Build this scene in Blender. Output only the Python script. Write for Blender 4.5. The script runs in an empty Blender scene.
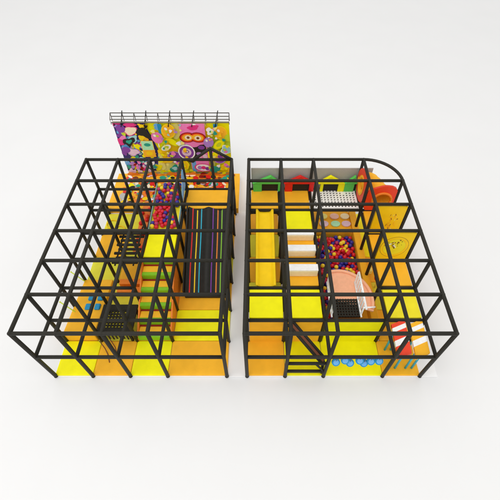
import bpy, bmesh, math, random
from mathutils import Vector, Matrix
R = math.radians
random.seed(7)
scn = bpy.context.scene
COL = scn.collection
PI = math.pi

# ------------------------------------------------------------------ materials
def lin(r, g, b):
    f = lambda v: (v/255/12.92) if v/255 <= .04045 else ((v/255+.055)/1.055)**2.4
    return (f(r), f(g), f(b))
MATS = {}
def mat(name, rgb, rough=.45, spec=.35, bump=.03, scale=9, vary=.05, metal=0, fine=None):
    m = bpy.data.materials.new(name); m.use_nodes = True
    nt = m.node_tree; p = nt.nodes['Principled BSDF']
    p.inputs['Roughness'].default_value = rough
    p.inputs['Specular IOR Level'].default_value = spec
    p.inputs['Metallic'].default_value = metal
    c = lin(*rgb)
    tc = nt.nodes.new('ShaderNodeTexCoord')
    n = nt.nodes.new('ShaderNodeTexNoise'); n.inputs['Scale'].default_value = scale; n.inputs['Detail'].default_value = 5
    nt.links.new(tc.outputs['Object'], n.inputs['Vector'])
    cr = nt.nodes.new('ShaderNodeValToRGB')
    cr.color_ramp.elements[0].position = .3; cr.color_ramp.elements[1].position = .7
    cr.color_ramp.elements[0].color = (*[v*(1-vary) for v in c], 1)
    cr.color_ramp.elements[1].color = (*[min(1, v*(1+vary)) for v in c], 1)
    nt.links.new(n.outputs['Fac'], cr.inputs['Fac'])
    nt.links.new(cr.outputs['Color'], p.inputs['Base Color'])
    if bump:
        b = nt.nodes.new('ShaderNodeBump'); b.inputs['Strength'].default_value = bump; b.inputs['Distance'].default_value = .05
        n2 = nt.nodes.new('ShaderNodeTexNoise'); n2.inputs['Scale'].default_value = fine or scale*2; n2.inputs['Detail'].default_value = 3
        nt.links.new(tc.outputs['Object'], n2.inputs['Vector'])
        nt.links.new(n2.outputs['Fac'], b.inputs['Height']); nt.links.new(b.outputs['Normal'], p.inputs['Normal'])
    MATS[name] = m
    return m
mat('yellow', (246, 238, 8), .48, .18, .12, 3)
mat('lemon', (238, 222, 40), .5, .18, .12, 3)
mat('shaded_yellow', (226, 220, 62), .5, .18, .12, 3)  # mat yellow with the shade inside the frames mixed into its colour
mat('amber', (250, 208, 22), .48, .18, .12, 3)
mat('orange', (247, 182, 42), .5, .18, .12, 3)
mat('deep_orange', (236, 128, 30), .45)
mat('black_foam', (43, 41, 35), .62, .22, .25, 30, .12, fine=70)
mat('black_vinyl', (40, 39, 36), .55, .22, .1, 8, .1)
mat('dark_web', (40, 37, 30), .7, .2, .2, 20, .12)
mat('red', (222, 34, 28), .4)
mat('scarlet', (236, 66, 32), .42)
mat('dark_red', (150, 22, 14), .5)
mat('green', (128, 190, 24), .42)
mat('house_green', (88, 200, 84), .45)
mat('white', (244, 243, 240), .45, .3, .06)
mat('cream', (252, 234, 190), .45)
mat('peach', (244, 226, 196), .45)
mat('salmon', (242, 176, 138), .4, .3, .05)
mat('cyan', (40, 178, 206), .4)
mat('blue', (24, 140, 186), .4)
mat('sky_blue', (104, 170, 226), .4)
mat('navy', (44, 40, 110), .4)
mat('purple', (130, 62, 160), .4)
mat('violet', (176, 130, 206), .45)
mat('pink', (240, 128, 190), .45)
mat('hot_pink', (226, 50, 130), .45)
mat('lavender', (226, 196, 214), .45)
mat('mint', (176, 236, 190), .45)
mat('teal', (34, 160, 136), .45)
mat('pale_blue', (160, 208, 214), .45)
mat('lime', (198, 214, 40), .45)
mat('pale_pink', (246, 196, 180), .45)
mat('pale_yellow', (240, 232, 130), .45)
mat('brown', (120, 66, 38), .55)
mat('grey', (186, 183, 177), .6, .2, .2, 40, .06)
mat('steel', (112, 108, 104), .4, .5, .02, 10, .06, .4)
mat('ball_red', (214, 24, 40), .28, .45, 0)
mat('ball_blue', (52, 44, 150), .28, .45, 0)
mat('ball_yellow', (248, 212, 40), .28, .45, 0)
mat('ball_magenta', (190, 40, 90), .28, .45, 0)
mat('floor_white', (238, 238, 238), .55, .2, .02, 2, .012)
mat('ground_white', (226, 226, 226), .7, .15, .0, .4, .008)

# ------------------------------------------------------------------ mesh builder
class MB:
    def __init__(s): s.bm = bmesh.new(); s.ms = []
    def mi(s, m):
        if m not in s.ms: s.ms.append(m)
        return s.ms.index(m)
    def face(s, vs, m, smooth=False):
        try:
            f = s.bm.faces.new(vs); f.material_index = s.mi(m); f.smooth = smooth; return f
        except ValueError: return None
    def hull(s, bot, top, m, smooth=False):
        b = [s.bm.verts.new(v) for v in bot]; t = [s.bm.verts.new(v) for v in top]; n = len(b)
        s.face(b[::-1], m); s.face(t, m)
        for i in range(n): s.face([b[i], b[(i+1) % n], t[(i+1) % n], t[i]], m, smooth)
        return s
    def box(s, x0, y0, z0, x1, y1, z1, m):
        q = [(x0, y0), (x1, y0), (x1, y1), (x0, y1)]
        return s.hull([(x, y, z0) for x, y in q], [(x, y, z1) for x, y in q], m)
    def prism(s, pts, a0, a1, m, axis='y'):
        f = {'y': lambda p, a: (p[0], a, p[1]), 'x': lambda p, a: (a, p[0], p[1]), 'z': lambda p, a: (p[0], p[1], a)}[axis]
        return s.hull([f(p, a0) for p in pts], [f(p, a1) for p in pts], m)
    def tube(s, pts, r, m, n=12):
        pts = [Vector(p) for p in pts]; rings = []
        for i, p in enumerate(pts):
            d = (pts[min(i+1, len(pts)-1)]-pts[max(i-1, 0)]).normalized()
            up = Vector((0, 0, 1)) if abs(d.z) < .9 else Vector((0, 1, 0))
            a = d.cross(up).normalized(); b = a.cross(d)
            rings.append([s.bm.verts.new(p+a*r*math.cos(t*2*PI/n)+b*r*math.sin(t*2*PI/n)) for t in range(n)])
        for i in range(len(rings)-1):
            for t in range(n):
                s.face([rings[i][t], rings[i][(t+1) % n], rings[i+1][(t+1) % n], rings[i+1][t]], m, True)
        s.face(rings[0][::-1], m); s.face(rings[-1], m)
        return s
    def ball(s, c, r, m, sc=(1, 1, 1), u=14, v=9):
        M = Matrix.Translation(c) @ Matrix.Diagonal((*[r*k for k in sc], 1))
        g = bmesh.ops.create_uvsphere(s.bm, u_segments=u, v_segments=v, radius=1, matrix=M)
        i = s.mi(m)
        for w in g['verts']:
            for f in w.link_faces: f.material_index = i; f.smooth = True
        return s
    def ell(s, cx, cz, rx, rz, rot=0, n=20, wob=0):
        return [(cx+(rx*math.cos(t))*math.cos(rot)-(rz*math.sin(t))*math.sin(rot),
                 cz+(rx*math.cos(t))*math.sin(rot)+(rz*math.sin(t))*math.cos(rot))
                for t in [2*PI*k/n for k in range(n)]]
    def build(s, name, parent=None, origin=None, bevel=0, seg=3, solid=0):
        bmesh.ops.recalc_face_normals(s.bm, faces=s.bm.faces)
        if parent is not None:
            o0 = Vector(parent['_w'])
        else:
            if origin is None:
                xs = [v.co for v in s.bm.verts]
                origin = (sum(v.x for v in xs)/len(xs), sum(v.y for v in xs)/len(xs), min(v.z for v in xs))
            o0 = Vector(origin)
        me = bpy.data.meshes.new(name)
        bmesh.ops.translate(s.bm, verts=s.bm.verts, vec=-o0)
        s.bm.to_mesh(me); s.bm.free()
        for m in s.ms: me.materials.append(MATS[m])
        o = bpy.data.objects.new(name, me); COL.objects.link(o)
        if parent is not None: o.parent = parent; o['_w'] = tuple(o0)
        else: o.location = o0; o['_w'] = tuple(o0)
        if solid:
            k = o.modifiers.new('thickness', 'SOLIDIFY'); k.thickness = solid; k.offset = -1
        if bevel:
            k = o.modifiers.new('bevel', 'BEVEL'); k.width = bevel; k.segments = seg; k.limit_method = 'ANGLE'; k.angle_limit = R(40)
            k.harden_normals = False
            for pl in me.polygons: pl.use_smooth = True
            try: me.set_sharp_from_angle(angle=R(35))
            except Exception: pass
        return o
def tag(o, label, cat=None, group=None, kind=None):
    if label: o['label'] = label
    if cat: o['category'] = cat
    if group: o['group'] = group
    if kind: o['kind'] = kind
    return o
def thing(name, label, cat, loc, group=None):
    o = bpy.data.objects.new(name, None); o.empty_display_size = .2; COL.objects.link(o)
    o.location = loc; o['_w'] = tuple(loc)
    return tag(o, label, cat, group)

# ------------------------------------------------------------------ setting
g = MB()
v = [g.bm.verts.new(p) for p in ((-90, -40, -.06), (90, -40, -.06), (90, 140, -.06), (-90, 140, -.06))]
g.face(v, 'ground_white'); tag(g.build('ground', origin=(0, 0, 0)), None, kind='structure')
tag(MB().prism([(-6.56, -.02), (5.78, -.02), (5.78, 5.9), (4.2, 7.4), (-.84, 7.4), (-.84, 9.9), (-6.56, 9.9)], -.056, 0, 'floor_white', 'z').build('floor', origin=(0, 0, -.056), bevel=.012, seg=2), None, kind='structure')

# ------------------------------------------------------------------ frames
YS = [1.2*k for k in range(7)]
XL = [-6.5, -5.3, -4.1, -2.9, -1.0]
XR = [-.35, .87, 2.1, 4.0, 5.2]
H, MID, PR, RR = 3.0, 1.5, .058, .056
def post(parent, x, y, h=H):
    b = MB().tube([(x, y, .0), (x, y, h)], PR, 'black_foam', 14)
    b.ball((x, y, h), PR+.004, 'black_foam')
    b.tube([(x, y, .0), (x, y, .02)], PR+.008, 'black_vinyl', 14)
    return b.build('post', parent)
def rail(parent, *pts, r=RR):
    return MB().tube(pts, r, 'black_foam', 14).build('rail', parent)
def deck(parent, x0, y0, x1, y1, m, z=MID, t=.07, label=None):
    e = .075
    o = MB().box(x0+e, y0+e, z-t, x1-e, y1-e, z+.03, m).build('deck', parent, bevel=.025)
    if label: o['label'] = label
    return o

fl = thing('climbing_structure', 'larger black tubular play frame with a gable at its back, before the mural wall', 'play frame', (-3.75, 3.6, 0), 'black tubular play frames')
for x in XL:
    for y in YS: post(fl, x, y)
    rail(fl, (x, 0, H), (x, 7.2, H)); rail(fl, (x, 0, MID), (x, 7.2, MID))
for i, y in enumerate(YS):
    rail(fl, (-6.5, y, H-.006), (-1.0, y, H-.006))
    if i in (2, 3):     # the stair and the slide leave the middle level open here
        rail(fl, (-6.5, y, MID-.006), (-4.1, y, MID-.006))
        if i == 3: rail(fl, (-4.1, y, MID-.006), (-2.9, y, MID-.006))
    elif i == 4:
        rail(fl, (-6.5, y, MID-.006), (-2.9, y, MID-.006))
    else:
        rail(fl, (-6.5, y, MID-.006), (-1.0, y, MID-.006))
rail(fl, (-2.42, 7.2, H), (-1.76, 7.2, 3.5)); rail(fl, (-1.76, 7.2, 3.5), (-1.0, 7.2, H))
post(fl, -1.76, 7.2, 3.5)
deck(fl, -4.1, 3.6, -2.9, 4.8, 'yellow', label='bright yellow deck at the head of the striped stair')
deck(fl, -2.9, 6.0, -1.0, 7.2, 'orange', label='orange deck at the head of the black slide')

fr = thing('climbing_structure', 'smaller black tubular play frame with one rounded back corner', 'play frame', (2.4, 3.6, 0), 'black tubular play frames')
for x in XR:
    for y in YS:
        if x > 5 and y > 7: continue
        post(fr, x, y)
arc = [(4.0+1.2*math.sin(t), 6.0+1.2*math.cos(t)) for t in [PI/2*k/12 for k in range(13)]]
for z in (H, MID):
    for x in XR[:-1]: rail(fr, (x, 0, z), (x, 7.2, z))
    rail(fr, (5.2, 0, z), (5.2, 6.0, z), *[(x, y, z) for x, y in arc[::-1][1:]], (2.1, 7.2, z), (-.35, 7.2, z))
for i, y in enumerate(YS[:-1]):
    rail(fr, (-.35, y, H-.006), (5.2, y, H-.006))
    if i == 2:
        rail(fr, (-.35, y, MID-.006), (2.1, y, MID-.006)); rail(fr, (4.0, y, MID-.006), (5.2, y, MID-.006))
    elif i in (3, 4):
        rail(fr, (.87, y, MID-.006), (2.1, y, MID-.006)); rail(fr, (4.0, y, MID-.006), (5.2, y, MID-.006))
    else: rail(fr, (-.35, y, MID-.006), (5.2, y, MID-.006))
deck(fr, -.35, 1.2, .87, 2.4, 'yellow'); deck(fr, .87, 1.2, 2.1, 2.4, 'yellow')
deck(fr, .87, 2.4, 2.1, 4.8, 'orange'); deck(fr, .87, 4.8, 2.1, 6.0, 'yellow')
deck(fr, -.35, 6.0, .87, 7.2, 'orange'); deck(fr, .87, 6.0, 2.1, 7.2, 'orange')
deck(fr, 4.0, 1.2, 5.2, 2.4, 'lemon'); deck(fr, 4.0, 2.4, 5.2, 3.6, 'orange'); deck(fr, 4.0, 3.6, 5.2, 4.8, 'orange'); deck(fr, 4.0, 4.8, 5.2, 6.0, 'orange')
# white deck with rows of dark holes
b = MB().box(2.175, 6.075, MID-.07, 3.925, 7.125, MID+.03, 'white')
for i in range(13):
    for j in range(8):
        if random.random() < .03: continue
        b.prism(b.ell(2.28+i*.128, 6.17+j*.124, .029, .029, n=10), MID+.02, MID+.033, 'black_vinyl', 'z')
o = b.build('deck', fr); o['label'] = 'white deck pierced by rows of dark round holes'
# padded front walls under the decks
def pad(parent, x0, x1, m, label):
    o = MB().box(x0+.07, 1.17, .05, x1-.07, 1.24, MID-.075, m).build('wall_pad', parent, bevel=.02); o['label'] = label
pad(fr, -.35, .87, 'orange', 'orange wall pad below the first yellow deck')
pad(fr, .87, 2.1, 'orange', 'orange wall pad behind the black-edged ramp')
pad(fr, 2.1, 4.0, 'yellow', 'wide yellow wall pad behind the blue discs')

# ------------------------------------------------------------------ floor mats
def mats(lst, grp):
    for x0, y0, x1, y1, m, z, lab in lst:
        e = .006
        o = MB().box(x0+e, y0+e, .002, x1-e, y1-e, z, m).build('floor_mat', bevel=.022)
        tag(o, lab, 'mat', grp)
mats([
 (-6.52, 0, -5.3, 1.2, 'yellow', .07, 'yellow floor mat in the front left corner of the larger frame'),
 (-5.3, 0, -4.1, 1.2, 'orange', .07, 'orange floor mat in front of the black web table'),
 (-4.1, 0, -2.9, 1.2, 'yellow', .07, 'yellow floor mat at the foot of the striped stair'),
 (-2.9, 0, -.98, 1.2, 'orange', .07, 'wide orange floor mat in the front right corner of the larger frame'),
 (-2.9, 1.2, -.98, 2.4, 'yellow', .07, 'wide yellow floor mat between the black slide and a wide orange mat'),
 (-2.9, 2.4, -.98, 3.6, 'orange', .07, 'orange floor mat under the lower end of the black slide'),
 (-2.9, 3.6, -.98, 4.8, 'shaded_yellow', .07, 'yellow floor mat under the middle of the black slide'),
 (-2.9, 4.8, -.98, 7.2, 'orange', .07, 'orange floor mat under the upper end of the black slide'),
 (-5.435, 1.2, -4.1, 2.4, 'shaded_yellow', .07, 'yellow floor mat directly under the black web table'),
 (-5.435, 2.4, -4.1, 3.6, 'shaded_yellow', .07, 'yellow floor mat right behind the black web table'),
 (-5.3, 3.6, -4.1, 4.8, 'orange', .07, 'orange floor mat under the black rung bridge'),
 (-5.3, 4.8, -4.1, 6.0, 'shaded_yellow', .07, 'yellow floor mat left of the red-knobbed climbing board'),
 (-6.52, 3.6, -5.3, 4.8, 'shaded_yellow', .07, 'yellow floor mat at the upper end of the orange ramp with blue holds'),
 (-6.52, 4.8, -5.3, 6.0, 'orange', .07, 'orange floor mat in front of the mat with yellow rings'),
 (-6.52, 6.0, -4.1, 7.2, 'shaded_yellow', .07, 'yellow floor mat carrying the yellow rings'),
 (-4.1, 1.2, -2.9, 7.2, 'orange', .07, 'long orange floor mat beneath the striped stair'),
], 'floor mats under the larger frame')
mats([
 (-.37, 0, .87, 1.2, 'orange', .07, 'orange floor mat in the front left corner of the smaller frame'),
 (.87, 0, 2.1, 1.2, 'yellow', .07, 'yellow floor mat under the black-edged ramp'),
 (2.1, 0, 4.0, 1.2, 'yellow', .07, 'wide yellow floor mat under the row of blue discs'),
 (4.0, 0, 5.2, 1.2, 'orange', .07, 'orange floor mat under the two striped benches'),
 (-.37, 2.4, .87, 3.6, 'shaded_yellow', .07, 'yellow floor mat under the near end of the amber slide'),
 (-.37, 3.6, .87, 4.8, 'orange', .07, 'orange floor mat under the middle of the amber slide'),
 (-.37, 4.8, .87, 6.0, 'shaded_yellow', .07, 'yellow floor mat under the far half of the amber slide'),
 (-.37, 6.0, .87, 7.2, 'orange', .07, 'orange floor mat under the deck before the green-roofed house'),
 (4.13, 1.2, 5.2, 2.4, 'orange', .07, 'orange floor mat right behind the two striped benches'),
 (4.13, 2.4, 5.2, 3.6, 'shaded_yellow', .07, 'yellow floor mat below the red punch bags'),
 (4.13, 3.6, 5.2, 4.8, 'orange', .07, 'orange floor mat beside the right wall of the ball pit'),
 (4.13, 4.8, 5.2, 7.2, 'yellow', .07, 'yellow floor mat by the far right corner of the ball pit'),
], 'floor mats under the smaller frame')

# ------------------------------------------------------------------ mural climbing wall
WX0, WX1, WZ0, WZ1, WY = -6.1, -1.22, .32, 3.02, 9.66
cw = thing('climbing_wall', 'tall climbing wall covered by a bright balloon mural with a steel railing on top', 'climbing wall', (-3.66, WY, 0))
b = MB().box(WX0, WY, 0, WX1, WY+.06, WZ1, 'grey')
layer = [0]
def art(pts, m):
    layer[0] += 1
    a = WY-.001-.0006*layer[0]
    vs = [b.bm.verts.new((WX0+p[0]*(WX1-WX0), a, WZ0+p[1]*(WZ1-WZ0))) for p in pts]
    b.face(vs, m)
AS = (WX1-WX0)/(WZ1-WZ0)
def blob(u, w, r, m, e=1.0, rot=0, n=18, rim=None, wob=0):
    def sh(k):
        out = []
        for i in range(n):
            t = 2*PI*i/n; rr = r*k*(1+wob*math.sin(3*t+u*9)+wob*.6*math.sin(5*t+w*7))
            x, z = rr*math.cos(t), rr*e*math.sin(t)
            x, z = x*math.cos(rot)-z*math.sin(rot), x*math.sin(rot)+z*math.cos(rot)
            out.append((min(.999, max(.001, u+x)), min(.999, max(.001, w+z*AS))))
        return out
    if rim: art(sh(1.18), rim)
    art(sh(1), m)
def rect(u0, w0, u1, w1, m): art([(u0, w0), (u1, w0), (u1, w1), (u0, w1)], m)
rng = random.Random(3)
rect(.0005, .0005, .9995, .9995, 'yellow')
# base patches: yellow, lemon, lime
for i in range(46):
    blob(rng.random(), rng.random(), .05+.06*rng.random(), rng.choice(['yellow', 'yellow', 'lime', 'pale_yellow', 'amber']), .6+.5*rng.random(), rng.random()*3, wob=.15)
# night-coloured left panel
art([(.001, .05), (.29, .05), (.34, .5), (.27, .999), (.001, .999)], 'navy')
for i in range(95):
    blob(.01+.29*rng.random(), .06+.92*rng.random(), .014+.026*rng.random(), rng.choice(['purple', 'violet', 'teal', 'hot_pink', 'black_vinyl', 'pale_blue', 'lavender', 'orange', 'amber', 'white', 'lime', 'pink', 'yellow', 'sky_blue']), .5+.6*rng.random(), rng.random()*3, wob=.2)
blob(.14, .86, .055, 'peach', .7, .3, rim='hot_pink', wob=.1); blob(.25, .82, .07, 'black_vinyl', .6, -.6, wob=.2)
blob(.10, .66, .06, 'black_vinyl', .6, .4, wob=.2); blob(.10, .66, .03, 'teal', .6, .4, wob=.2); blob(.06, .9, .04, 'purple', 1); blob(.15, .97, .06, 'hot_pink', .3)
rect(.20, .36, .31, .68, 'orange'); rect(.205, .5, .305, .67, 'mint'); blob(.255, .6, .03, 'teal', .6); blob(.255, .43, .03, 'amber', .8)
blob(.11, .46, .05, 'lavender', .7, wob=.15, rim='violet'); blob(.05, .5, .04, 'purple', .8)
for i in range(30):
    blob(.02+.28*rng.random(), .05+.22*rng.random(), .012+.014*rng.random(), rng.choice(['lavender', 'pink', 'pale_blue', 'violet', 'white', 'dark_red', 'teal']), .8, rng.random()*3, wob=.15)
# balloons
def balloon(u, w, r, m, rot=0, rim=None):
    art([(u-.004, w-r*AS*2), (u+.004, w-r*AS*2), (u+.003, w), (u-.003, w)], 'white')
    blob(u, w, r, m, 1.2, rot, rim=rim); blob(u-r*.35, w+r*.45*AS, r*.22, 'white', 1.3, .5)
blob(.38, .94, .03, 'sky_blue', 1.1); rect(.385, .82, .42, .99, 'blue'); rect(.60, .82, .64, .99, 'cyan'); rect(.865, .82, .90, .99, 'blue')
balloon(.36, .74, .05, 'pink', .2); balloon(.47, .86, .052, 'orange', -.2, 'amber'); blob(.42, .55, .05, 'white', .55, .5); blob(.42, .55, .03, 'lime', .5, .5)
blob(.49, .66, .05, 'yellow', .5, -.7, rim='lime'); blob(.59, .62, .05, 'pale_blue', .9, wob=.12, rim='pale_yellow'); balloon(.49, .36, .055, 'purple', 1.1, 'violet')
blob(.41, .30, .06, 'amber', .5, .2, wob=.15); blob(.47, .12, .06, 'teal', .7, .3, wob=.12); blob(.55, .2, .05, 'amber', .8, wob=.15, rim='yellow')
# pink panel in the middle
rect(.57, .62, .635, .999, 'pink'); rect(.625, .06, .79, .999, 'pink'); rect(.63, .06, .67, .3, 'sky_blue')
for i in range(8): blob(.64+.14*rng.random(), .35+.63*rng.random(), .012+.012*rng.random(), rng.choice(['hot_pink', 'lavender', 'white', 'pink']), 1)
blob(.69, .93, .05, 'hot_pink', .5, .2, wob=.1)
for du, q in ((-.045, .12), (.045, -.12)): blob(.675+du, .75, .062, 'scarlet', .72, q, rim='dark_red')
for du, q in ((-.045, .12), (.045, -.12)): blob(.675+du, .75, .05, 'orange', .66, q)
blob(.635, .75, .03, 'peach', .8); blob(.72, .74, .03, 'peach', .8); blob(.635, .75, .013, 'brown', 1); blob(.72, .74, .013, 'brown', 1)
blob(.70, .50, .09, 'black_vinyl', .6, .3, wob=.2); blob(.62, .36, .08, 'black_vinyl', .6, .1, wob=.2); blob(.74, .56, .03, 'purple', .7); blob(.71, .44, .025, 'violet', .7)
blob(.60, .47, .066, 'purple', 1.05, rim='white'); blob(.60, .47, .043, 'lavender', 1); blob(.60, .48, .024, 'purple', .7); blob(.605, .48, .01, 'white', 1)
blob(.735, .15, .072, 'white', .55, -.1, rim='hot_pink'); blob(.70, .15, .022, 'violet', 1, .2); blob(.735, .15, .022, 'hot_pink', .9); blob(.77, .13, .02, 'purple', 1)
balloon(.81, .66, .045, 'violet', -.2); blob(.835, .87, .035, 'white', 1, wob=.2); blob(.84, .86, .012, 'teal', 1)
balloon(.925, .84, .05, 'orange', .1, 'amber'); blob(.90, .62, .055, 'yellow', .6, .8, rim='lime'); blob(.90, .62, .03, 'lime', .6, .8)
blob(.965, .52, .045, 'pale_blue', .9, wob=.16, rim='white'); blob(.90, .34, .05, 'purple', .9, .6, rim='violet'); blob(.83, .42, .04, 'yellow', 1.1, wob=.15, rim='amber')
blob(.84, .12, .055, 'teal', .7, .1, wob=.1); blob(.95, .16, .05, 'amber', .6, wob=.2, rim='yellow'); blob(.985, .75, .03, 'lime', 1.2)
for i in range(125):
    u, w = .33+.66*rng.random(), rng.random()
    if .6 < u < .8 and w > .2: continue
    blob(u, w, .008+.013*rng.random(), rng.choice(['white', 'lime', 'amber', 'pale_blue', 'yellow', 'pink', 'orange', 'teal', 'violet', 'pale_yellow']), .6+.6*rng.random(), rng.random()*3, wob=.15)
art([(.001, .001)]+[(.001+.998*i/30, .045+.03*math.sin(i*1.1)+.015*math.sin(i*2.7)) for i in range(31)]+[(.999, .001)], 'deep_orange')
b.build('wall_panel', cw)
rl = MB()
for z in (3.05, 3.2): rl.tube([(WX0-.02, WY-.1, z), (WX1+.02, WY-.1, z)], .021, 'steel', 8)
for z in (3.2, 3.36): rl.tube([(WX0-.02, WY+.12, z), (WX1+.02, WY+.12, z)], .021, 'steel', 8)
rl.build('railing', cw)
for i in range(11):
    x = WX0-.02+i*(WX1-WX0+.04)/10
    t = MB().tube([(x, WY-.1, 2.97), (x, WY-.1, 3.2), (x, WY+.12, 3.36), (x, WY+.12, 3.0)], .016, 'steel', 8)
    if i in (1, 3, 5, 7, 9): t.tube([(x-.1, WY-.16, 2.88), (x+.04, WY+.1, 3.48)], .02, 'black_vinyl', 8)
    t.build('railing_post', cw)
for x in (-5.6, -3.7, -1.7): MB().tube([(x, WY+.2, 2.7), (x, WY+.22, 0)], .05, 'steel').build('support', cw)
# printed crash mat before the wall
b = MB().box(-6.56, 7.3, .002, -.86, 9.6, .30, 'orange')
zz = .301
def dec(x, y, rx, ry, m, rot=0):
    global zz
    zz += .0002
    vs = [b.bm.verts.new((p[0], p[1], zz)) for p in b.ell(x, y, rx, ry, rot, 14)]
    b.face(vs, m)
rng = random.Random(9)
for i in range(60): dec(-6.0+4.9*rng.random(), 7.6+1.8*rng.random(), .14+.24*rng.random(), .12+.14*rng.random(), rng.choice(['deep_orange', 'amber', 'scarlet', 'orange', 'grey', 'yellow']), rng.random()*3)
for i in range(230): dec(-6.1+5.0*rng.random(), 7.5+2.0*rng.random(), .04+.13*rng.random(), .05+.09*rng.random(), rng.choice(['red', 'brown', 'dark_red', 'white', 'amber', 'deep_orange', 'lavender', 'teal', 'black_vinyl', 'red', 'peach']), rng.random()*3)
tag(b.build('crash_mat'), 'thick orange crash mat printed with red and brown blots below the mural', 'mat')

# ------------------------------------------------------------------ larger frame: equipment
# orange ramp with blue holds
rp = thing('climbing_ramp', 'orange padded ramp with four blue holds along the left edge of the larger frame', 'ramp', (-5.9, 2.4, .0))
MB().prism([(1.21, .0), (3.59, .0), (3.59, .25), (1.21, .50)], -6.5, -5.44, 'orange', 'x').build('ramp_body', rp, bevel=.03)
for x in (-5.97, -5.64):
    for y in (2.32, 2.72):
        z = .50-.25*(y-1.2)/2.4
        MB().box(x-.10, y-.12, z-.02, x+.10, y+.12, z+.08, 'blue').build('hold', rp, bevel=.04)
# yellow rods
for p, q, lab in (((-7.04, 3.83, .4), (-6.39, 3.4, .4), 'thin yellow rod poking out of the left edge, the farther of two'),
                  ((-7.03, 2.52, .4), (-6.37, 2.12, .4), 'thin yellow rod poking out of the left edge, the nearer of two')):
    t = thing('rod', lab, 'rod', p, 'thin yellow rods')
    MB().tube([p, q], .02, 'lime', 8).build('shaft', t); MB().ball(p, .028, 'lime').build('end_knob', t)
# black web table
wt = thing('web_table', 'low black table of woven webbing with hanging straps in the larger frame', 'web table', (-4.7, 1.7, .07))
b = MB(); z = .62
x0, x1, y0, y1 = -5.34, -4.16, 1.14, 2.28
for a in (x0, x1-.2): b.box(a, y0, z-.06, a+.2, y1, z+.02, 'dark_web')
for a in (y0, y1-.22): b.box(x0+.2, a, z-.06, x1-.2, a+.22, z+.018, 'dark_web')
for i in range(8): b.box(x0+.2+i*.108-.002, y0+.2, z-.045, x0+.2+i*.108+.036, y1-.2, z+.008, 'dark_web')
for j in range(7): b.box(x0+.19, y0+.2+j*.108+.03, z-.05, x1-.19, y0+.2+j*.108+.068, z+.004, 'dark_web')
b.build('web_top', wt)
for i in range(9):
    x = x0+.04+i*.12
    MB().box(x, y0-.02, z-.30+.05*(i % 2), x+.05, y0-.003, z+.0, 'dark_web').build('strap', wt)
for x in (x0+.1, x1-.1):
    for y in (y0+.08, y1-.08): MB().tube([(x, y, .07), (x, y, z-.03)], .05, 'black_foam').build('leg', wt)
for pts, lab in ((((-5.2, .98, .48), (-5.08, .86, .2), (-4.98, .7, .085), (-4.86, .42, .085)), 'thin dark rope trailing onto the orange mat, the left one'),
                 (((-5.0, 1.2, .5), (-4.9, 1.08, .22), (-4.8, .95, .085), (-4.7, .76, .085)), 'thin dark rope trailing onto the orange mat, the right one')):
    tag(MB().tube(pts, .016, 'brown', 8).build('rope'), lab, 'rope', 'thin dark ropes')
# striped stair
st = thing('staircase', 'soft stair with orange treads and green risers down from the yellow deck', 'staircase', (-3.5, 2.4, .07))
x0, x1 = -4.03, -2.97
N = 6; yb = 3.56; run = .465; rise = (MID-.07)/N
for i in range(N):
    zt = MID+.02-rise*i; y = yb-run*i
    MB().box(x0, y-.03, zt-rise, x1, y, zt-.012, 'green').build('riser', st)
    if i < N-1:
        zt2 = zt-rise
        MB().box(x0, y-.355, zt2-.06, x1, y-.102, zt2, 'orange').build('tread', st, bevel=.012)
        MB().box(x0, y-run, zt2-.058, x1, y-.357, zt2+.004, 'green').build('nosing', st, bevel=.015)
        MB().box(x0, y-.10, zt2-.06, x1, y-.032, zt2-.004, 'dark_red').build('tread_shade', st)  # dark red strip paints the shade in the crease below each riser
for x in (x0-.06, x1+.005):
    MB().prism([(yb-run*(N-1)-.05, .07), (yb, .07), (yb, MID-.1), (yb-.2, MID-.12), (yb-run*(N-1)-.05, .25)], x, x+.055, 'deep_orange', 'x').build('side_panel', st, bevel=.01)
# rung bridge
rb = thing('rung_bridge', 'black rung bridge hung above an orange mat left of the yellow deck', 'bridge', (-4.7, 4.2, 1.2))
for i in range(7):
    y = 3.48+i*.2
    MB().box(-5.14+.1*(i % 2), y, 1.36+.01*(i % 3), -4.22-.06*(i % 3), y+.10, 1.42+.01*(i % 3), 'dark_web').build('rung', rb, bevel=.015)
for x in (-5.0, -4.36): MB().tube([(x, 3.4, 1.39), (x, 4.9, 1.39)], .03, 'dark_web', 8).build('rope', rb)
MB().tube([(-5.14, 3.4, 1.75), (-5.14, 4.9, 1.75)], .03, 'dark_web', 8).build('handrail', rb)
MB().tube([(-4.22, 3.4, 1.75), (-4.22, 4.9, 1.75)], .03, 'dark_web', 8).build('handrail', rb)
for i in range(2):
    tag(MB().box(-5.15, 2.98+i*.36, .072, -4.2, 3.2+i*.36, .36-.02*i, 'deep_orange').build('foam_block', bevel=.03),
        'dark orange foam block in front of the rung bridge, the %s of two' % ('nearer', 'farther')[i], 'foam block', 'dark orange foam blocks')
# yellow rings on the mat
for i, (x, y) in enumerate(((-6.2, 6.55), (-5.85, 6.2))):
    o = MB().tube([(x+.24*math.cos(t), y+.24*math.sin(t), .1) for t in [2*PI*k/24 for k in range(25)]], .025, 'amber', 8).build('ring')
    tag(o, 'flat yellow ring on the mat, the %s of two' % ('farther', 'nearer')[i], 'ring', 'yellow rings')
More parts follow.
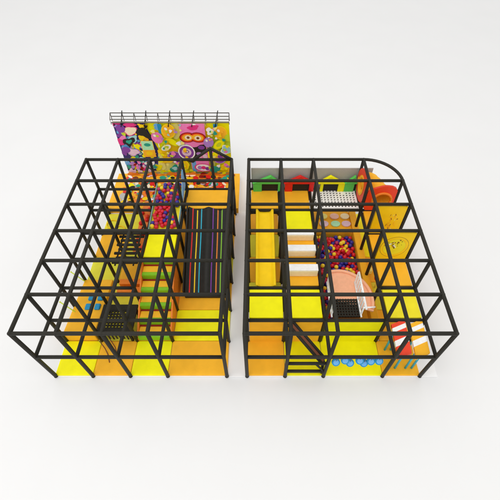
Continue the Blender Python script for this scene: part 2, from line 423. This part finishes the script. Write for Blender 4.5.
# red knobbed board left of ball slope
kb = thing('climbing_board', 'leaning orange board with red knobs beside the slope of coloured balls', 'climbing board', (-4.3, 5.5, .07))
MB().hull([(-5.05, 5.0, .08), (-4.2, 5.0, .08), (-4.2, 5.12, .08), (-5.05, 5.12, .08)], [(-4.6, 6.6, 1.3), (-4.2, 6.6, 1.3), (-4.2, 6.72, 1.3), (-4.6, 6.72, 1.3)], 'deep_orange').build('board', kb, bevel=.03)
for i in range(12):
    t = .1+.07*i; MB().ball((-4.66+.2*t+.26*math.sin(i*2.4)*(1-.5*t), 5.0+1.55*t, .12+1.22*t), .085, 'red' if i % 3 else 'scarlet').build('knob', kb)
# ball slope
bs = thing('ball_slope', 'sloping yellow panel covered with red, blue and yellow balls', 'ball slope', (-3.5, 5.9, 1.4))
MB().prism([(4.85, 1.42), (7.14, 1.66), (7.14, 1.78), (4.85, 1.54)], -4.02, -2.98, 'lemon', 'x').build('slope_panel', bs, bevel=.02)
for x in (-4.04, -2.97): MB().prism([(4.86, 1.46), (7.12, 1.7), (7.12, 1.9), (4.86, 1.66)], x, x+.015, 'pale_blue', 'x').build('edge_board', bs)
MB().prism([(6.05, 1.72), (7.1, 1.82), (7.1, 2.6), (6.9, 2.6)], -2.93, -2.90, 'sky_blue', 'x').build('fin_board', bs)
rng = random.Random(21); done = []
def ballmesh(m, r):
    me = MB(); me.ball((0, 0, 0), r, m, u=16, v=10)
    d = bpy.data.meshes.new('ball'); me.bm.to_mesh(d); d.materials.append(MATS[m]); me.bm.free(); return d
BR = .082
BM_ = {c: ballmesh('ball_'+c, BR) for c in ('red', 'blue', 'yellow', 'magenta')}
def ball(p, c, where, grp, cat='ball'):
    o = bpy.data.objects.new('ball', BM_[c]); COL.objects.link(o); o.location = p
    tag(o, ('%s plastic ball ' % c)+where, cat, grp)
tries = 0
cl = [(-3.75, 6.9, .3), (-3.3, 6.75, .34), (-3.85, 6.3, .26), (-3.25, 6.2, .3), (-3.55, 5.8, .34), (-3.85, 5.25, .28), (-3.45, 5.3, .3), (-3.2, 5.05, .22), (-3.7, 5.5, .26)]
while len(done) < 118 and tries < 6000:
    tries += 1
    cx, cy, rr = rng.choice(cl)
    a, q = rng.random()*2*PI, rr*math.sqrt(rng.random())
    x, y = cx+q*math.cos(a), cy+q*math.sin(a)
    if not (-3.92 < x < -3.08 and 4.95 < y < 7.05): continue
    if any((x-p[0])**2+(y-p[1])**2 < (1.45*BR)**2 for p in done): continue
    done.append((x, y))
    ball((x, y, 1.54+.105*(y-4.85)+BR+rng.random()*.05), rng.choices(['red', 'blue', 'magenta', 'yellow'], [5, 6, 3, 1])[0], 'stuck on the sloping yellow panel', 'balls on the yellow slope')
# striped black slide
sl = thing('slide', 'wide black slide with thin rainbow stripes in two lanes', 'slide', (-1.9, 4.3, .07))
bx = [-2.68]
for c in (-2.53, -2.345, -2.17, -1.745, -1.555, -1.385): bx += [c-.021, c+.021]
bx += [-1.04]
cols = ['red', 'amber', 'cyan', 'purple', 'deep_orange', 'green']
xs, cm = [], []
for i in range(len(bx)-1):
    n = 1 if i % 2 else 6
    for k in range(n):
        xs.append(bx[i]+(bx[i+1]-bx[i])*k/n); cm.append(cols[i//2] if i % 2 else 'black_vinyl')
xs.append(bx[-1])
b = MB(); grid = []
for j in range(61):
    t = j/60; y = 6.02-3.04*t
    s_ = t*t*(3-2*t)
    z = 1.54-1.36*(.55*t+.45*s_)-.10*math.sin(2*PI*t)
    row = []
    for x in xs:
        lx = (x+2.68)/.77 if x < -1.91 else (x+1.91)/.87
        row.append(b.bm.verts.new((x, y, z-.16*math.sin(PI*min(1, max(0, lx)))**.8+.12)))
    grid.append(row)
for j in range(60):
    for i in range(len(xs)-1): b.face([grid[j][i], grid[j][i+1], grid[j+1][i+1], grid[j+1][i]], cm[i], True)
b.build('slide_bed', sl, solid=.05)
for x in (-2.74, -1.14):
    p = []
    for j in range(21):
        t = j/20; y = 6.0-3.02*t; s_ = t*t*(3-2*t); z = 1.54-1.36*(.55*t+.45*s_)-.10*math.sin(2*PI*t)
        p.append((y, z))
    MB().prism([(y, max(.07, z-.25)) for y, z in p]+[(y, z+(.24 if x < -2 else .42)) for y, z in p[::-1]], x, x+.05, 'black_vinyl', 'x').build('side_guard', sl)
MB().box(-2.68, 2.88, .072, -1.04, 2.99, .2, 'black_vinyl').build('end_pad', sl, bevel=.03)

# ------------------------------------------------------------------ smaller frame: equipment
# amber trough slide
sa = thing('slide', 'narrow amber trough running front to back through the smaller frame', 'slide', (.25, 4.2, 1.4))
cx = .26
prof = [(-.42, .10), (-.40, .13), (-.33, .13), (-.27, .03), (-.2, 0), (0, -.01), (.2, 0), (.27, .03), (.33, .13), (.40, .13), (.42, .10)]
b = MB(); g_ = []
for j in range(31):
    y = 2.46+3.5*j/30; sag = -.05*math.sin(PI*j/30)
    g_.append([b.bm.verts.new((cx+px*.82, y, 1.47+pz+sag)) for px, pz in prof])
for j in range(30):
    for i in range(len(prof)-1): b.face([g_[j][i], g_[j][i+1], g_[j+1][i+1], g_[j+1][i]], 'amber', True)
b.build('trough', sa, solid=.05)
for y in (5.94,): MB().box(-.27, y, 1.33, .79, y+.13, 1.5, 'black_vinyl').build('end_block', sa, bevel=.02)
# bolsters
for i, (y, lab) in enumerate(((2.98, 'cream bolster across the orange deck, nearest to the camera'), (3.82, 'cream bolster across the orange deck, middle one of three'), (4.55, 'cream bolster across the orange deck, right before the yellow deck'))):
    t = thing('bolster', lab, 'bolster', (1.48, y, MID+.03), 'cream bolsters')
    MB().box(.97, y-.15, MID+.032, 2.0, y+.13, MID+.332, 'cream').build('body', t, bevel=.03)
    MB().box(.965, y-.14, MID+.334, 2.005, y+.135, MID+.37, 'white').build('lit_top', t, bevel=.015)  # white layer paints the brighter lit top of the cream bolster
# grey back panel and houses
tag(MB().box(-.27, 7.27, MID-.02, 4.5, 7.30, 2.52, 'grey').build('back_panel'), 'long grey panel across the back of the smaller frame behind the houses', 'panel')
for xl, d0, d1, xr, pk, rl_, rr_, m, lab in ((-.19, .15, .80, .885, .50, -.22, .92, 'house_green', 'small green play house front, leftmost in the row'),
                                   (1.08, 1.38, 2.05, 2.23, 1.66, 1.03, 2.26, 'red', 'small red play house front'),
                                   (2.50, 2.61, 3.21, 3.455, 2.85, 2.36, 3.43, 'yellow', 'small yellow play house front'),
                                   (3.462, 3.84, 3.94, 3.96, 3.82, 3.45, 3.96, 'house_green', 'small green play house front by the red oval ring')):
    t = thing('play_house', lab, 'play house', ((xl+xr)/2, 7.0, MID+.03), 'play house fronts')
    w = MB()
    w.box(xl, 7.02, 1.53, d0, 7.12, 1.93, m); w.box(d1, 7.02, 1.53, xr, 7.12, 1.93, m)
    w.build('wall', t)
    MB().box(d0+.002, 7.07, 1.53, d1-.002, 7.11, 1.928, 'black_vinyl').build('doorway_dark', t)  # solid black panel paints the darkness inside the open door
    MB().prism([(rl_, 1.932), (rr_, 1.932), (rr_, 1.95), (pk, 2.32), (rl_, 1.95)], 7.005, 7.13, m).build('roof', t, bevel=.01)
# ball pit
bp = thing('ball_pit', 'orange padded ball pit full of coloured balls inside the smaller frame', 'ball pit', (3.05, 3.7, .0))
PX0, PX1, PY0, PY1 = 2.2, 3.84, 1.6, 5.72
b = MB().box(PX0, PY0, .003, 2.62, 2.9, .2, 'navy'); b.box(PX0, 2.902, .003, PX1, PY1, .2, 'navy'); b.build('pit_floor', bp)
MB().box(2.624, .0+1.3, .003, PX1, 2.898, .3, 'orange').build('inner_step', bp, bevel=.02)
MB().box(PX1+.002, PY0, .003, PX1+.27, 6.9, .58, 'orange').build('side_wall', bp, bevel=.03)
MB().box(2.13, PY0, .003, PX0-.002, PY1, .5, 'orange').build('side_wall', bp, bevel=.02)
MB().box(2.13, PY1+.002, .003, PX1, PY1+.2, .52, 'orange').build('end_wall', bp, bevel=.03)
MB().box(2.13, PY1+.203, .003, PX1, 7.1, .47, 'orange').build('step_platform', bp, bevel=.03)
for i, (x, y, m, c) in enumerate(((2.72, 6.62, 'pale_yellow', 'pale yellow stepping disc'), (3.2, 6.62, 'pale_pink', 'salmon pink stepping disc'), (3.64, 6.62, 'cream', 'cream stepping disc'),
                                  (2.72, 6.2, 'lavender', 'pale pink stepping disc before the pale yellow one'), (3.2, 6.2, 'mint', 'mint green stepping disc'), (3.64, 6.2, 'lavender', 'pale pink stepping disc before the cream one'))):
    o = MB().prism(MB().ell(x, y, .19, .16, n=28), .472, .53, m, 'z').build('stepping_disc', bevel=.018)
    tag(o, c+' behind the ball pit', 'stepping disc', 'stepping discs')
rng = random.Random(5)
nb = 0; j = 0; y = PY0+.09
while y < PY1-.07:
    x = PX0+.09+(.075 if j % 2 else 0)
    while x < PX1-.07:
        if y > 3.0 or x < 2.55:
            ball((x+rng.uniform(-.02, .02), y+rng.uniform(-.02, .02), .35+rng.uniform(-.03, .08)), rng.choices(['red', 'blue', 'magenta', 'yellow'], [44, 32, 9, 15])[0], 'lying among others in the ball pit', 'balls in the ball pit'); nb += 1
        x += .152
    y += .142; j += 1
for i in range(26):
    ball((rng.uniform(2.35, 3.6), rng.uniform(3.2, 5.4), .49+rng.uniform(-.02, .03)), rng.choices(['red', 'blue', 'yellow'], [4, 3, 3])[0], 'lying among others in the ball pit', 'balls in the ball pit'); nb += 1
# salmon fan with web floor and white railings
fp = thing('fan_platform', 'salmon rounded platform with black web floor and white railings above the ball pit', 'platform', (2.9, 2.0, 1.4))
pts = [(2.36, 1.96), (3.95, 1.96)]
cxx, cyy = 2.72, 1.98
for k in range(29):
    t = R(-24)+k*R(132)/28
    pts.append((cxx+1.03*math.cos(t), cyy+1.14*math.sin(t)))
MB().prism([(2.36, 1.96)]+[p for p in pts[2:]], 1.42, 1.52, 'salmon', 'z').build('fan_floor', fp, bevel=.03)
MB().tube([(cxx+.97*math.cos(t), cyy+1.08*math.sin(t), 1.54) for t in [R(-22)+k*R(128)/40 for k in range(41)]], .055, 'salmon', 10).build('rim', fp)
b = MB(); x0, x1, y0, y1, z = 2.36, 3.2, 1.3, 1.94, 1.56
for i in range(10): b.box(x0+i*.0875, y0, z-.05, x0+i*.0875+.046, y1, z, 'dark_web')
for j in range(7): b.box(x0, y0+j*.098, z-.052, x1+.002, y0+j*.098+.045, z-.004, 'dark_web')
b.box(x0, y0+.01, z-.14, x1, y1-.01, z-.08, 'brown')
b.build('web_floor', fp)
for x, lab in ((2.3, 'left white railing'), (3.22, 'right white railing')):
    r_ = MB()
    ya, yb_ = 1.28, 2.6
    r_.tube([(x, ya, 1.56), (x, yb_, 1.56)], .028, 'white', 8).tube([(x+.03, ya-.05, 2.12), (x+.03, yb_, 2.12)], .032, 'white', 8)
    if x > 3: r_.tube([(x-.05, ya+.02, 2.1), (x+.34, ya+.1, 2.0)], .025, 'white', 8)
    o = r_.build('railing', fp); o['label'] = lab
    for i in range(8):
        y = ya+.08+i*.17
        MB().box(x-.012, y, 1.56, x+.03, y+.055, 2.11, 'white').build('baluster', o, bevel=.008)
# yellow printed panels
def panel(y, lab, kind):
    t = thing('activity_board', lab, 'panel', (4.6, y, MID+.03), 'upright panels along the right side')
    b = MB().prism([(4.08, 1.54), (5.12, 1.54), (5.12, 2.9), (4.08, 2.9)], y-.03, y+.03, 'amber' if kind != 'red' else 'scarlet')
    if kind == 'ring':
        for k, (sc, m) in enumerate(((1.0, 'brown'), (.975, 'amber'), (.80, 'deep_orange'), (.785, 'lemon'))):
            vs = [b.bm.verts.new((p[0], y-.032-.001*k, p[1])) for p in b.ell(4.57, 2.2, .47*sc, .52*sc, n=40)]; b.face(vs, m)
        rg = random.Random(2)
        for i in range(34):
            px, pz = 4.5+rg.gauss(0, .12), 2.38+rg.gauss(0, .09)
            vs = [b.bm.verts.new((p[0], y-.038-.0002*i, p[1])) for p in b.ell(px, pz, .012+.04*rg.random(), .010+.02*rg.random(), rg.random()*3, 10)]; b.face(vs, rg.choice(['black_vinyl', 'brown', 'black_vinyl', 'white', 'amber']))
    if kind == 'figure':
        rg = random.Random(4)
        for i in range(26):
            px, pz = 4.72+rg.gauss(0, .1), 1.75+rg.random()*.75
            vs = [b.bm.verts.new((p[0], y-.032-.0003*i, p[1])) for p in b.ell(px, pz, .008+.012*rg.random(), .03+.05*rg.random(), rg.gauss(0, .4), 10)]; b.face(vs, rg.choice(['orange', 'orange', 'brown', 'pale_yellow']))
    b.build('board', t)
    return t
panel(3.6, 'amber panel with a big oval ring and black doodle', 'ring')
panel(4.8, 'amber panel with faint orange strokes', 'figure')
t = thing('tube_tunnel', 'scarlet panel with an orange tube tunnel through it in the rounded corner', 'tunnel', (4.6, 6.0, MID))
outer = [(4.06, 1.54), (5.14, 1.54), (5.14, 2.62), (4.9, 2.74), (4.6, 2.76), (4.3, 2.64), (4.06, 2.5)]
b = MB(); hole = b.ell(4.66, 2.06, .36, .37, n=32)
def outp(a):
    best = 9
    for i in range(len(outer)):
        (xa, za), (xb, zb) = outer[i], outer[(i+1) % len(outer)]
        dx, dz = math.cos(a), math.sin(a); ex, ez = xb-xa, zb-za
        den = dx*ez-dz*ex
        if abs(den) < 1e-9: continue
        s_ = ((xa-4.66)*ez-(za-2.06)*ex)/den; u_ = ((xa-4.66)*dz-(za-2.06)*dx)/den
        if s_ > 0 and -1e-6 <= u_ <= 1+1e-6: best = min(best, s_)
    return (4.66+best*math.cos(a), 2.06+best*math.sin(a))
for yy in (5.96, 6.04):
    oo = [b.bm.verts.new((*[outp(2*PI*k/32)[0]], yy, outp(2*PI*k/32)[1])) for k in range(32)]
    hh = [b.bm.verts.new((p[0], yy, p[1])) for p in hole]
    for k in range(32): b.face([oo[k], oo[(k+1) % 32], hh[(k+1) % 32], hh[k]], 'scarlet')
    if yy < 6: oo0, hh0 = oo, hh
for k in range(32):
    b.face([oo0[k], oo0[(k+1) % 32], oo[(k+1) % 32], oo[k]], 'scarlet'); b.face([hh0[k], hh0[(k+1) % 32], hh[(k+1) % 32], hh[k]], 'scarlet')
b.build('panel', t)
MB().tube([(4.66+.35*math.cos(2*PI*k/36), 5.95, 2.06+.36*math.sin(2*PI*k/36)) for k in range(37)], .05, 'deep_orange', 8).build('rim', t)
b = MB(); rings = []
for j in range(15):
    a = j/14; n = 32
    rr = .39 if j % 2 else .37
    rings.append([b.bm.verts.new((4.66-.4*a*a+rr*math.cos(2*PI*k/n), 5.93+1.1*a, 2.06+rr*math.sin(2*PI*k/n)+.1*a)) for k in range(n)])
for j in range(14):
    for k in range(32): b.face([rings[j][k], rings[j][(k+1) % 32], rings[j+1][(k+1) % 32], rings[j+1][k]], 'orange', True)
b.build('tube', t, solid=.03)
# red oval ring panel on the inner side
t = thing('oval_ring', 'tall red oval ring with an orange rim left of the tube tunnel', 'ring panel', (4.02, 6.6, MID), None)
def oring(rx, rz, w, m, name, d):
    b = MB(); n = 36; R0, R1 = [], []
    for k in range(n):
        a = 2*PI*k/n
        for lst, q in ((R0, 1), (R1, 0)):
            ry_, rz_ = rx-(0 if q else w), rz-(0 if q else w)
            yy, zz_ = 6.62+ry_*math.cos(a), 2.22+rz_*math.sin(a)
            lst.append((3.98+.06*(7.1-yy), yy, zz_))
    for k in range(n):
        q = [R0[k], R0[(k+1) % n], R1[(k+1) % n], R1[k]]
        b.hull([(p[0]-d, p[1], p[2]) for p in q], [(p[0]+d, p[1], p[2]) for p in q], m, False)
    b.build(name, t)
oring(.56, .70, .26, 'scarlet', 'outer_ring', .05); oring(.305, .445, .09, 'orange', 'rim', .065)
MB().box(4.01, 6.1, 1.535, 4.07, 7.1, 1.75, 'scarlet').build('foot', t, bevel=.015)
# punch bags
for x, y, z, lab in ((4.42, 4.3, .55, 'red pear-shaped punch bag beside the ball pit, the farther of two'), (4.38, 3.35, .6, 'red pear-shaped punch bag beside the ball pit, the nearer of two')):
    t = thing('punch_bag', lab, 'punch bag', (x, y, .07), 'red punch bags')
    b = MB(); rings = []
    for k in range(13):
        a = k/12; rr = .02+.15*math.sin(PI*min(1, a*.5+.0)+.0)**.9*(1 if a < .72 else math.cos((a-.72)/.28*PI/2)**.6+.02)
        rings.append([b.bm.verts.new((x+rr*math.cos(2*PI*i/18), y+rr*math.sin(2*PI*i/18), z+.55-.62*a)) for i in range(18)])
    for k in range(12):
        for i in range(18): b.face([rings[k][i], rings[k][(i+1) % 18], rings[k+1][(i+1) % 18], rings[k+1][i]], 'red', True)
    b.face(rings[-1], 'red', True); b.build('bag', t)
    MB().ball((x, y, z+.28), .1, 'deep_orange', (1, 1, .5)).build('collar', t)
    MB().tube([(x, y, .07), (x, y, z+.02)], .035, 'pale_yellow', 10).build('stem', t)
tag(MB().box(4.18, 3.95, .072, 4.36, 4.15, .3, 'pale_yellow').build('foam_cube', bevel=.03), 'pale yellow foam cube near the punch bags', 'foam cube')
# striped benches on cyan legs
for x0, x1, ms, lab in ((4.12, 4.56, 'scarlet', 'red and white striped bench on cyan legs'), (4.66, 5.1, 'orange', 'orange and white striped bench on cyan legs')):
    t = thing('bench', lab, 'bench', ((x0+x1)/2, .6, .07), 'striped benches')
    ys = [.1, .45, .62, .90, 1.05, 1.14]
    b = MB()
    for k, (ya, yb_, m) in enumerate(((.06, .42, ms), (.42, .60, 'white'), (.60, .86, ms), (.86, 1.0, 'white'), (1.0, 1.13, ms))):
        q = lambda y: 1.40+.10*y
        b.hull([(x0, ya-.08, q(ya)-.09), (x1, ya+.1, q(ya)-.09), (x1, yb_+.1, q(yb_)-.09), (x0, yb_-.08, q(yb_)-.09)],
               [(x0, ya-.08, q(ya)), (x1, ya+.1, q(ya)+.012), (x1, yb_+.1, q(yb_)+.012), (x0, yb_-.08, q(yb_))], m)
    b.build('seat', t)
    for x in (x0+.14, x1-.1):
        for y in (.32, .95): MB().tube([(x+.02, y, 1.36), (x-.02, y-.08, .07)], .035, 'cyan', 10).build('leg', t)
# blue discs below the front rail
for i, (x, z) in enumerate(((2.33, 1.13), (2.58, 1.27), (2.76, 1.08), (3.02, 1.25), (3.18, 1.06), (3.36, 1.2), (3.6, 1.22))):
    t = thing('play_disc', ['blue disc under the front rail, low, at the left end of the row', 'blue disc tucked high under the rail beside the leftmost low disc', 'blue disc under the front rail, low, second low one from the left', 'blue disc tucked high under the rail in the middle of the row', 'blue disc under the front rail, low, at the right', 'blue disc tucked high under the rail, second from the right end', 'blue disc at the right end of the row under the rail'][i], 'disc', (x, 0, z), 'blue discs under the front rail')
    MB().prism(MB().ell(x, z, .125, .125, n=24), -.03, .03, 'blue').build('rim', t, bevel=.01).rotation_euler = (R(-42), 0, 0)
    MB().prism(MB().ell(x, z, .085, .085, n=24), -.04, .04, 'sky_blue').build('face', t).rotation_euler = (R(-42), 0, 0)
    MB().tube([(x, 0, z+.09), (x, 0, MID-.04)], .012, 'steel', 6).build('hanger', t)
# black-edged ramp at front
er = thing('entry_ramp', 'steep brown ramp with black padded edges at the front of the smaller frame', 'ramp', (1.5, .6, .07))
P0, P1 = Vector((.98, 1.14, 1.5)), Vector((2.02, .16, .82))
d = (P1-P0); side = Vector((.16, .22, .0)).normalized()*.095
for s_ in (-1, 1):
    MB().tube([P0+side*s_, P1+side*s_], .05, 'black_foam').build('edge_rail', er)
b = MB(); n_ = Vector((0, 0, .03))
q = [P0-side, P1-side, P1+side, P0+side]
b.hull([p-n_ for p in q], [p+n_*.2 for p in q], 'brown'); b.build('plank', er)
MB().tube([P1, (2.04, .1, .07)], .05, 'black_foam').build('leg', er)
MB().tube([P0+Vector((.05, -.05, 0)), (1.0, 1.08, .07)], .045, 'black_foam').build('leg', er)
gr = thing('guard_rails', 'two low black guard rails below the front rail before the brown ramp', 'guard rail', (1.5, 0, .07))
for z in (1.02, .42): MB().tube([(.87, -.0, z), (2.1, -.0, z)], .052, 'black_foam').build('bar', gr)
MB().tube([(1.75, 0, .98), (2.06, .0, .40)], .035, 'black_foam').build('brace', gr)

# clean helper property
for o in bpy.data.objects:
    if '_w' in o: del o['_w']

# ------------------------------------------------------------------ light, world, camera
w = bpy.data.worlds.new('World'); scn.world = w; w.use_nodes = True
bg = w.node_tree.nodes['Background']; bg.inputs[0].default_value = (1, .995, .985, 1); bg.inputs[1].default_value = 1.0
def area(name, loc, target, size, power):
    l = bpy.data.lights.new(name, 'AREA'); l.shape = 'SQUARE'; l.size = size; l.energy = power; l.color = (1, .985, .96)
    o = bpy.data.objects.new(name, l); COL.objects.link(o); o.location = loc
    o.rotation_euler = (Vector(target)-Vector(loc)).to_track_quat('-Z', 'Y').to_euler()
area('studio_softbox', (-9, -6, 34), (-.5, 6, 0), 26, 4600)
cam = bpy.data.cameras.new('camera'); co = bpy.data.objects.new('camera', cam); COL.objects.link(co)
co.location = (0, -4.62, 12.23); co.rotation_euler = (R(90-51.2), 0, 0)
cam.sensor_width = 36; cam.lens = 385.7/500*36; cam.shift_x = -8/500; cam.clip_end = 500
scn.camera = co
scn.render.engine = 'CYCLES'
scn.view_settings.view_transform = 'Standard'; scn.view_settings.look = 'None'
scn.view_settings.exposure = 0; scn.view_settings.gamma = 1
scn.cycles.max_bounces = 6; scn.cycles.diffuse_bounces = 4
